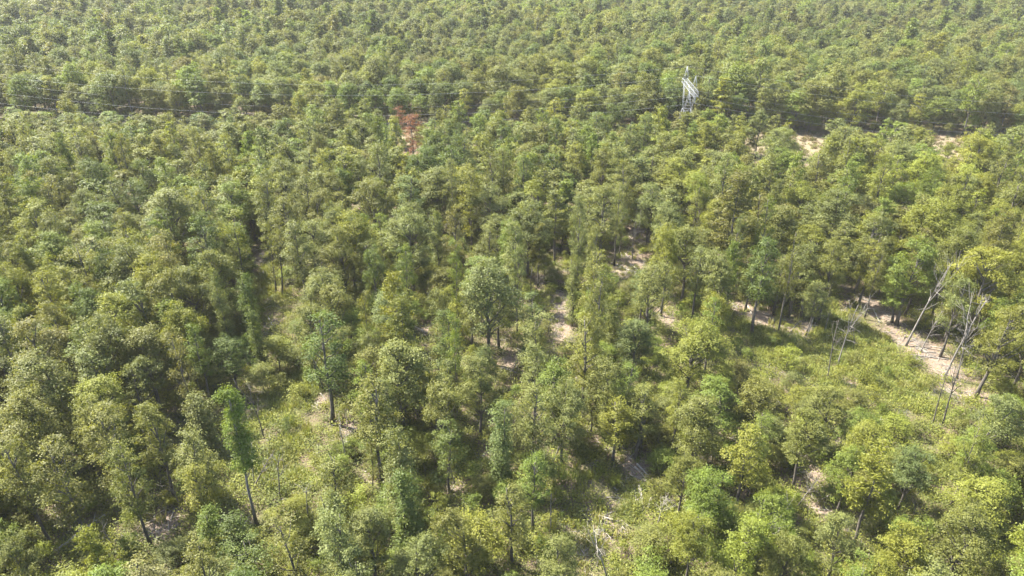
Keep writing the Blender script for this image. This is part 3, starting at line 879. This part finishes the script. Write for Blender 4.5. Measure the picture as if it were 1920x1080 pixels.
# ------------------------------------------------------------------ dead standing trees
def snag(name, base, top, r0, label, nb=6, fork=0, spread=.35, material=None, seed=0, bend=.04, twig=True):
    """base and top in px; the top stands straight above the base's distance"""
    rng = np.random.default_rng(seed + int(base[0]) * 7 + int(base[1]))
    b = at_z(*base); b[2] = float(hgt(b[0], b[1])) - .2
    t = at_y(top[0], top[1], b[1] + rng.normal(0, .3))
    Ln = np.linalg.norm(t - b); ax = (t - b) / Ln
    side = np.cross(ax, [0, 1, 0]); side /= np.linalg.norm(side)
    root = new_obj(name, None); root.location = b; root.empty_display_size = .3
    def P(s): return ax * Ln * s + side * (bend * Ln * math.sin(math.pi * s) + .02 * Ln * math.sin(5 * s + seed)) + np.array([0, .012 * Ln * math.sin(6 * s), 0])
    tk = Tubes(); ss = np.linspace(0, 1, 9)
    tk.add([P(s) for s in ss], [r0 * (1.3 if s == 0 else 1) * (1 - .82 * s) + .012 for s in ss], 7)
    new_obj('trunk', tk.mesh('dead_trunk', material or DEAD), root)
    def limb(p0, d, l, r, depth):
        tb = Tubes(); pts = [p0]; dd = d / np.linalg.norm(d)
        for q in range(4):
            dd = dd + rng.normal(0, .16, 3) + [0, 0, .05]; dd /= np.linalg.norm(dd); pts.append(pts[-1] + dd * l / 4)
        tb.add(pts, [r, r * .75, r * .55, r * .35, r * .12 + .006], 5)
        if twig:
            for q in range(3 + depth):
                k = rng.integers(1, 5); e = dd + rng.normal(0, .55, 3); e /= np.linalg.norm(e)
                l2 = l * rng.uniform(.25, .5)
                tb.add([pts[k], pts[k] + e * l2 * .5 + rng.normal(0, .05, 3), pts[k] + e * l2 + [0, 0, .1 * l2]], [r * .4, r * .25, .008], 4)
        return tb
    for k in range(fork):
        s = .5 + .1 * k; a = rng.uniform(0, 6.28)
        d = ax + side * spread * (1 if k % 2 else -1) * rng.uniform(.6, 1.2) + np.array([0, math.sin(a) * .3, 0])
        new_obj('branch', limb(P(s), d, Ln * (1.02 - s) * rng.uniform(.8, 1.1), r0 * .5, 2).mesh('dead_branch', material or DEAD), root)
    for k in range(nb):
        s = rng.uniform(.42, .97); a = rng.uniform(0, 6.28)
        d = np.array([math.cos(a), math.sin(a), rng.uniform(.1, .9)])
        new_obj('branch', limb(P(s), d, Ln * rng.uniform(.10, .24), r0 * (1 - .8 * s) * .5 + .012, 0).mesh('dead_branch', material or DEAD), root)
    tag(root, label, 'dead tree', 'dead standing trees')
    return root

for a in [
 ((1700,645),(1790,490),.20,'tall pale leaning dead tree with forked top on the bare strip',4,2,.12),
 ((1727,658),(1768,584),.10,'small forked dead tree leaning beside the tall pale leaning one',4,2,.4),
 ((1771,707),(1853,562),.20,'big bleached dead tree with wide bare forked limbs by the bare strip',6,4,.5),
 ((1796,707),(1823,612),.13,'grey dead tree tangled with fine twigs below the big bleached one',14,5,.6),
 ((1750,795),(1785,682),.11,'thinner of two dark bare poles in the tall grass below the bare strip',3,0,.3),
 ((1768,798),(1809,672),.15,'thicker of two dark bare poles in the tall grass below the bare strip',5,1,.3),
 ((1571,683),(1612,571),.13,'grey forked dead tree on the lime grass with crooked top branches',6,2,.5),
 ((1552,712),(1575,600),.12,'slim dark dead tree standing below the grey forked dead tree',4,1,.3),
 ((1604,650),(1603,597),.11,'short straight dark dead trunk on the lime grass',1,0,.3),
 ((1514,630),(1545,552),.12,'slanting bare trunk at the edge of the lime grass',4,1,.3),
 ((1800,903),(1843,795),.14,'bare dark leaning trunk standing alone in yellow grass',2,0,.2),
 ((1140,1085),(1115,984),.12,'slim white dead tree with few limbs on the bottom clearing',5,1,.25),
 ((473,914),(514,852),.12,'grey arching dead stem bowing over the shrubby glade',3,1,.4),
 ((523,932),(527,852),.12,'pale forked dead stem standing in the shrubby glade',3,1,.25),
 ((495,820),(471,722),.11,'slim dark dead trunk with bent twigs behind the tall vine-clad tree',6,1,.6),
 ((1035,876),(1061,813),.10,'slim pale dead tree leaning beside the bottom clearing',5,1,.3),
 ((1232,985),(1252,930),.09,'grey twiggy dead bush beside the white cut logs',12,4,.7),
 ((1050,657),(1083,626),.09,'bleached dead limb sticking up in front of the brown soil patch',3,2,.4),
 ((1490,953),(1537,896),.10,'pale dead tree leaning over the small soil hollow',5,2,.4),
 ((1041,484),(1046,378),.16,'tall straight dark dead trunk rising from the middle of the wood',4,0,.3),
 ((1186,482),(1193,415),.13,'bare pale trunk beside the heap of fallen pale logs',3,0,.3),
 ((1715,966),(1718,938),.10,'short pale stub trunk in the leafy slope',0,0,.3),
 ((1632,545),(1658,424),.13,'grey dead tree full of twigs at the far edge of the bare strip',12,3,.3),
 ((1000,625),(1001,500),.15,'bare straight dark trunk beside the short dark vine column',2,0,.3),
 ((955,700),(985,660),.09,'bleached dead branch sticking up from the brown hollow',3,2,.5),
 ((678,560),(680,505),.11,'dead star-shaped pine skeleton with radiating bare branches',16,0,.5),
 ((925,715),(905,668),.08,'thin bleached dead stem above the grey-green crowns',3,1,.5),
]:
    base, top, r0, lab, nb, fk, sp = a
    pale = any(w in lab for w in ('white', 'bleached', 'pale'))
    dark = 'dark' in lab
    snag('dead_tree', base, top, r0 * .8, lab, nb + 4, fk + 1, sp, PALE if 'white' in lab else (BARK if dark else DEAD), seed=3)

# thin dead stems scattered through the thinned wood
def scattered_stems():
    rng = random.Random(31); fam = {}
    while sum(len(q) for q in fam.values()) < 42:
        u, v = rng.uniform(30, 1880), rng.uniform(440, 1040)
        if math.hypot(u - 1200, v - 930) < 130: continue
        if any(math.hypot(u - a[0], v - a[1]) < 60 for q in fam.values() for _, a, _ in q): continue
        l = rng.uniform(38, 75) * (.7 + .6 * (v - 440) / 600); lean = (u - 960) / 2600 * l + rng.uniform(-.14, .14) * l
        d = {k: math.hypot(u - p[0], v - l * .6 - p[1]) for k, p in SPOTS.items()}
        a = min((k for k in d if 'edge' not in k and 'corner' not in k), key=d.get); pa = SPOTS[a]
        b = min((k for k in d if k != a), key=lambda k: d[a] + d[k] - math.hypot(pa[0] - SPOTS[k][0], pa[1] - SPOTS[k][1]) + .12 * d[k])
        fam.setdefault((a, b), []).append((d[a], (u, v), (u + lean, v - l)))
    for (a, b), L in fam.items():
        L.sort()
        for n, (_, p, q) in enumerate(L):
            lab = 'thin dead stem between %s and %s' % (a, b) if len(L) == 1 else '%s thin dead stem from %s towards %s' % (ORD[n], a, b)
            snag('dead_tree', p, q, rng.uniform(.06, .10), lab, rng.randrange(3, 7), rng.randrange(0, 3), .4, rng.choice([DEAD, DEAD, DEAD, PALE]), seed=n + int(p[0]))
scattered_stems()

# ------------------------------------------------------------------ fallen logs
def log(p, q, r, label, material, nb=2, seed=1, lift=0.0):
    rng = np.random.default_rng(seed + int(p[0] * 3 + p[1]))
    a, b = at_z(*p), at_z(*q)
    a[2] = float(hgt(a[0], a[1])) + r * .7; b[2] = float(hgt(b[0], b[1])) + r * .6 + lift
    Ln = np.linalg.norm(b - a); ax = (b - a) / Ln
    root = new_obj('fallen_log', None); root.location = (a[0], a[1], a[2] - r * .7); root.empty_display_size = .3
    def P(s): return np.array([0, 0, r * .7]) + ax * Ln * s + np.array([-ax[1], ax[0], 0]) * .025 * Ln * math.sin(3 * s + seed)
    tb = Tubes(); ss = np.linspace(0, 1, 7)
    tb.add([P(s) for s in ss], [r * (1 - .45 * s) for s in ss], 8)
    new_obj('stem', tb.mesh('log_stem', material, smooth=True), root)
    for k in range(nb):
        s = rng.uniform(.45, .95); e = ax + np.array([-ax[1], ax[0], 0]) * rng.choice([-1, 1]) * rng.uniform(.5, 1) + np.array([0, 0, rng.uniform(.15, .7)])
        e /= np.linalg.norm(e); l = Ln * rng.uniform(.12, .26); t2 = Tubes()
        t2.add([P(s), P(s) + e * l * .5 + rng.normal(0, .06, 3), P(s) + e * l], [r * .4, r * .28, r * .08], 5)
        new_obj('branch_stub', t2.mesh('log_branch', material), root)
    tag(root, label, 'log', 'fallen logs')

for a in [
 ((1188,912),(1193,936),.15,'slimmer of the two long white logs on the bottom clearing',PALE,0),
 ((1197,914),(1205,945),.26,'thickest long white log on the bottom clearing',PALE,0),
 ((1193,939),(1197,957),.20,'short white log in front of the slimmer long white log',PALE,0),
 ((1203,946),(1208,955),.18,'stubby white log butting the end of the thickest white log',PALE,0),
 ((1221,938),(1216,953),.34,'fat white log block beside the grey twiggy dead bush',PALE,0),
 ((1231,940),(1230,951),.26,'white log block outermost of the white logs towards the twiggy bush',PALE,0),
 ((1162,904),(1170,914),.14,'little white log lying apart, uphill of the white log group',PALE,1),
 ((1151,917),(1157,922),.12,'tiny white stump piece farthest from the white log group',PALE,1),
 ((1148,818),(1170,844),.17,'pale log lying at the foot of the yellow-green clearing tree',PALE,1),
 ((1193,872),(1216,892),.14,'upper pale pole in the brush heap above the white logs',PALE,2),
 ((1189,877),(1211,897),.11,'lower pale pole in the brush heap above the white logs',PALE,2),
 ((1180,893),(1222,906),.10,'long thin crooked branch lying below the brush heap',DEAD,4),
 ((1145,492),(1175,501),.20,'thick pale log at the top of the fallen heap in mid wood',PALE,1),
 ((1160,500),(1210,514),.18,'long pale log in the middle of the fallen heap in mid wood',PALE,2),
 ((1188,498),(1204,513),.13,'thin pale log crossing the fallen heap in mid wood',PALE,2),
 ((1228,520),(1264,537),.14,'long thin pale log downhill from the fallen heap in mid wood',DEAD,2),
 ((107,1041),(205,964),.20,'long pale fallen trunk lying through shade in the lower corner',PALE,3),
 ((108,1043),(156,1032),.13,'thin log touching the butt of the long pale fallen trunk',DEAD,2),
 ((122,1069),(148,1056),.13,'short crooked log below the long pale fallen trunk',PALE,1),
 ((498,590),(514,612),.16,'pale log lying on soil below the small grassy clearing',PALE,1),
 ((530,505),(538,498),.25,'stubby pale log on the small grassy clearing',PALE,0),
 ((286,447),(316,459),.16,'pale fallen log under the big grey-green crown',DEAD,1),
 ((773,612),(808,628),.15,'pale log under the yellow-green pines',PALE,2),
 ((1397,572),(1411,594),.15,'pale log on the soil bank below the row of trunks',PALE,1),
 ((1446,628),(1463,622),.28,'broad pale slab of wood at the edge of the lime grass',PALE,0),
 ((1636,580),(1650,604),.16,'bleached log at the upper end of the bare strip',PALE,3),
 ((1615,577),(1650,585),.13,'branched grey log across the upper end of the bare strip',DEAD,5),
 ((1716,664),(1778,672),.12,'long branched log across the middle of the bare strip',DEAD,6),
 ((1728,655),(1770,664),.10,'thin grey log just behind the long branched log',DEAD,4),
 ((1690,694),(1725,683),.20,'pale log lying in tall grass beside the bare strip',PALE,1),
 ((1728,724),(1743,745),.10,'slender pale log in tall grass below the bare strip',PALE,1),
 ((600,738),(612,752),.12,'small log on the sandy spot behind the deep green tall tree',DEAD,1),
 ((640,800),(676,806),.13,'dark branched log on soil beside the deep green tall tree',BARK,3),
 ((684,886),(700,882),.11,'bleached log on the sandy spot in the lower middle',PALE,2),
 ((438,955),(476,910),.15,'grey crooked log behind the long bare vine-clad trunk',DEAD,4),
 ((560,930),(590,960),.13,'thin dark log in the brush of the shrubby glade',BARK,2),
 ((905,862),(930,872),.14,'crooked pale log in the shady brown hollow',PALE,3),
 ((1480,630),(1500,600),.12,'grey log on soil among the row of trunks',DEAD,2),
 ((1420,1060),(1447,1064),.14,'grey log half hidden at the bottom among bright green crowns',DEAD,2),
 ((940,690),(985,705),.13,'branched grey log in the brown hollow',DEAD,5),
 ((1010,715),(1035,700),.12,'bleached log in front of the brown hollow',PALE,3),
]:
    log(*a)

# ------------------------------------------------------------------ pylon and wires
PY = np.array([57.5, 226.0, 0.0])
def build_pylon():
    root = new_obj('power_pylon', None); root.location = (PY[0], PY[1], float(hgt(PY[0], PY[1])) - .2)
    ang = math.atan2(CNRM[1], CNRM[0]) - math.pi / 2
    root.rotation_euler = (0, 0, ang); root.empty_display_size = 1
    tag(root, 'white galvanised lattice power pylon standing in the tree gap', 'pylon')
    B, WZ, WW, AZ, AH, AL = 3.2, 10.6, 1.3, 17.2, 1.4, 12.0    # half base, waist height and half width, crossarm height, depth, half length (along Y)
    r = .056
    def part(name, fn):
        tb = Tubes(); fn(tb); new_obj(name, tb.mesh(name, STEEL, smooth=False), root)
    def at(z, sx, sy):
        w = B + (WW - B) * z / WZ
        return np.array([sx * w, sy * w * 1.25, z])
    corners = [(1, 1), (1, -1), (-1, -1), (-1, 1)]
    for sx, sy in corners:
        part('leg', lambda tb: tb.bar(at(0, sx, sy), at(WZ, sx, sy), r * 1.25))
    for k in range(4):
        c0, c1 = corners[k], corners[(k + 1) % 4]
        def face(tb):
            zs = [0, 3.9, 7.4, WZ]
            for a, b in zip(zs, zs[1:]):
                tb.bar(at(a, *c0), at(b, *c1), r * .6); tb.bar(at(a, *c1), at(b, *c0), r * .6); tb.bar(at(b, *c0), at(b, *c1), r * .7)
        part('bracing', face)
    # two diverging arms of the cat head
    for s in (1, -1):
        def arm(tb):
            for sx in (1, -1):
                a0 = np.array([sx * WW, s * WW * 1.25, WZ]); a1 = np.array([sx * .75, s * 7.0, AZ])
                b0 = np.array([sx * WW, -s * WW * .2, WZ]); b1 = np.array([sx * .75, s * 5.0, AZ])
                tb.bar(a0, a1, r); tb.bar(b0, b1, r * .8)
                for q in np.linspace(0, .85, 5): tb.bar(a0 + (a1 - a0) * q, b0 + (b1 - b0) * (q + .15), r * .55)
            for q in np.linspace(.1, 1, 6):
                l, rr = np.array([-WW, s * WW * 1.25, WZ]), np.array([WW, s * WW * 1.25, WZ])
                l1, r1 = np.array([-.75, s * 7.0, AZ]), np.array([.75, s * 7.0, AZ])
                tb.bar(l + (l1 - l) * q, rr + (r1 - rr) * q, r * .55)
        part('head_arm', arm)
    def cross(tb):
        for sx in (1, -1):
            for z in (AZ, AZ + AH):
                e = AL if z == AZ else AL - 1.2
                tb.bar((sx * .75, -e, z), (sx * .75, e, z), r * 1.15)
        ys = np.linspace(-AL + 1.2, AL - 1.2, 11)
        for i, (a, b) in enumerate(zip(ys, ys[1:])):
            for sx in (1, -1):
                tb.bar((sx * .75, a, AZ if i % 2 else AZ + AH), (sx * .75, b, AZ + AH if i % 2 else AZ), r * .6)
            for z in (AZ, AZ + AH): tb.bar((-.75 if i % 2 else .75, a, z), (.75 if i % 2 else -.75, b, z), r * .55)
        for a in ys:
            for z in (AZ, AZ + AH): tb.bar((-.75, a, z), (.75, a, z), r * .5)
        for s in (1, -1):
            for sx in (1, -1):
                tb.bar((sx * .75, s * AL, AZ), (sx * .75, s * (AL - 1.2), AZ + AH), r)
            tb.bar((-.75, s * AL, AZ), (.75, s * AL, AZ), r)
    part('crossarm', cross)
    for s in (1, -1):
        def peak(tb):
            tip = np.array([0, s * 8.6, AZ + AH + 4.2])
            for sx in (1, -1):
                for yy in (6.9, 9.6):
                    f = np.array([sx * .75, s * yy, AZ + AH]); tb.bar(f, tip, r * .95)
                for q in (.3, .6):
                    a = np.array([sx * .75, s * 6.9, AZ + AH]); b = np.array([sx * .75, s * 9.6, AZ + AH])
                    tb.bar(a + (tip - a) * q, b + (tip - b) * q, r * .6)
        part('earth_wire_peak', peak)
    M = Matrix.Translation(root.location) @ Matrix.Rotation(ang, 4, 'Z')
    pts = []
    for yy in (AL - .4, 0, -AL + .4):
        tb = Tubes(); z = AZ - .05
        tb.add([(0, yy, z)] + [(0, yy, z - .12 - .17 * k) for k in range(12)], [.03] + [.13 if k % 2 else .06 for k in range(12)], 8)
        new_obj('insulator', tb.mesh('insulator', GLASSY), root)
        pts.append(M @ Vector((0, yy, z - 2.1)))
    for s in (1, -1): pts.append(M @ Vector((0, s * 8.6, AZ + AH + 4.2)))
    return pts
ATT = build_pylon()

def build_wires():
    names = ['far phase', 'middle phase', 'near phase', 'far earth', 'near earth']
    for k, p in enumerate(ATT):
        p = np.array(p)
        for s, span, what in ((-1, 262, 'running from the pylon over the dark gap'), (1, 240, 'running from the pylon towards the bare corridor ground')):
            q = p + np.array([CDIR[0], CDIR[1], 0]) * s * span
            q[2] += -6.0 if s > 0 else 0.5
            sag = (8.8 if k < 3 else 8.0)
            pts = []
            for t in np.linspace(0, 1, 41):
                w = p + (q - p) * t; w[2] -= sag * 4 * t * (1 - t); pts.append(w)
            tb = Tubes(); r = .016 if k < 3 else .014
            base = pts[0].copy()
            tb.add([w - base for w in pts], [r] * len(pts), 5)
            o = new_obj('power_line_wire', tb.mesh('wire', WIRE)); o.location = base
            tag(o, '%s wire of the power line %s' % (names[k], what), 'wire', 'power line wires')
build_wires()

# ------------------------------------------------------------------ haze
def build_haze():
    m, nt = mat('haze')
    v = N(nt, 'ShaderNodeVolumePrincipled')
    v.inputs['Color'].default_value = (.95, .93, .85, 1)
    v.inputs['Density'].default_value = HAZE
    v.inputs['Anisotropy'].default_value = 0.0
    o = N(nt, 'ShaderNodeOutputMaterial'); nt.links.new(v.outputs[0], o.inputs['Volume'])
    x0, x1, y0, y1, z0, z1 = -3400., 3400., -500., 4400., -8., 66.
    V = np.array([(x, y, z) for z in (z0, z1) for y in (y0, y1) for x in (x0, x1)])
    F = np.array([(0, 2, 3, 1), (4, 5, 7, 6), (0, 1, 5, 4), (2, 6, 7, 3), (0, 4, 6, 2), (1, 3, 7, 5)])
    tag(new_obj('haze', mesh_from('haze', V, [F], [m])), kind='stuff')
HAZE = .00008
build_haze()
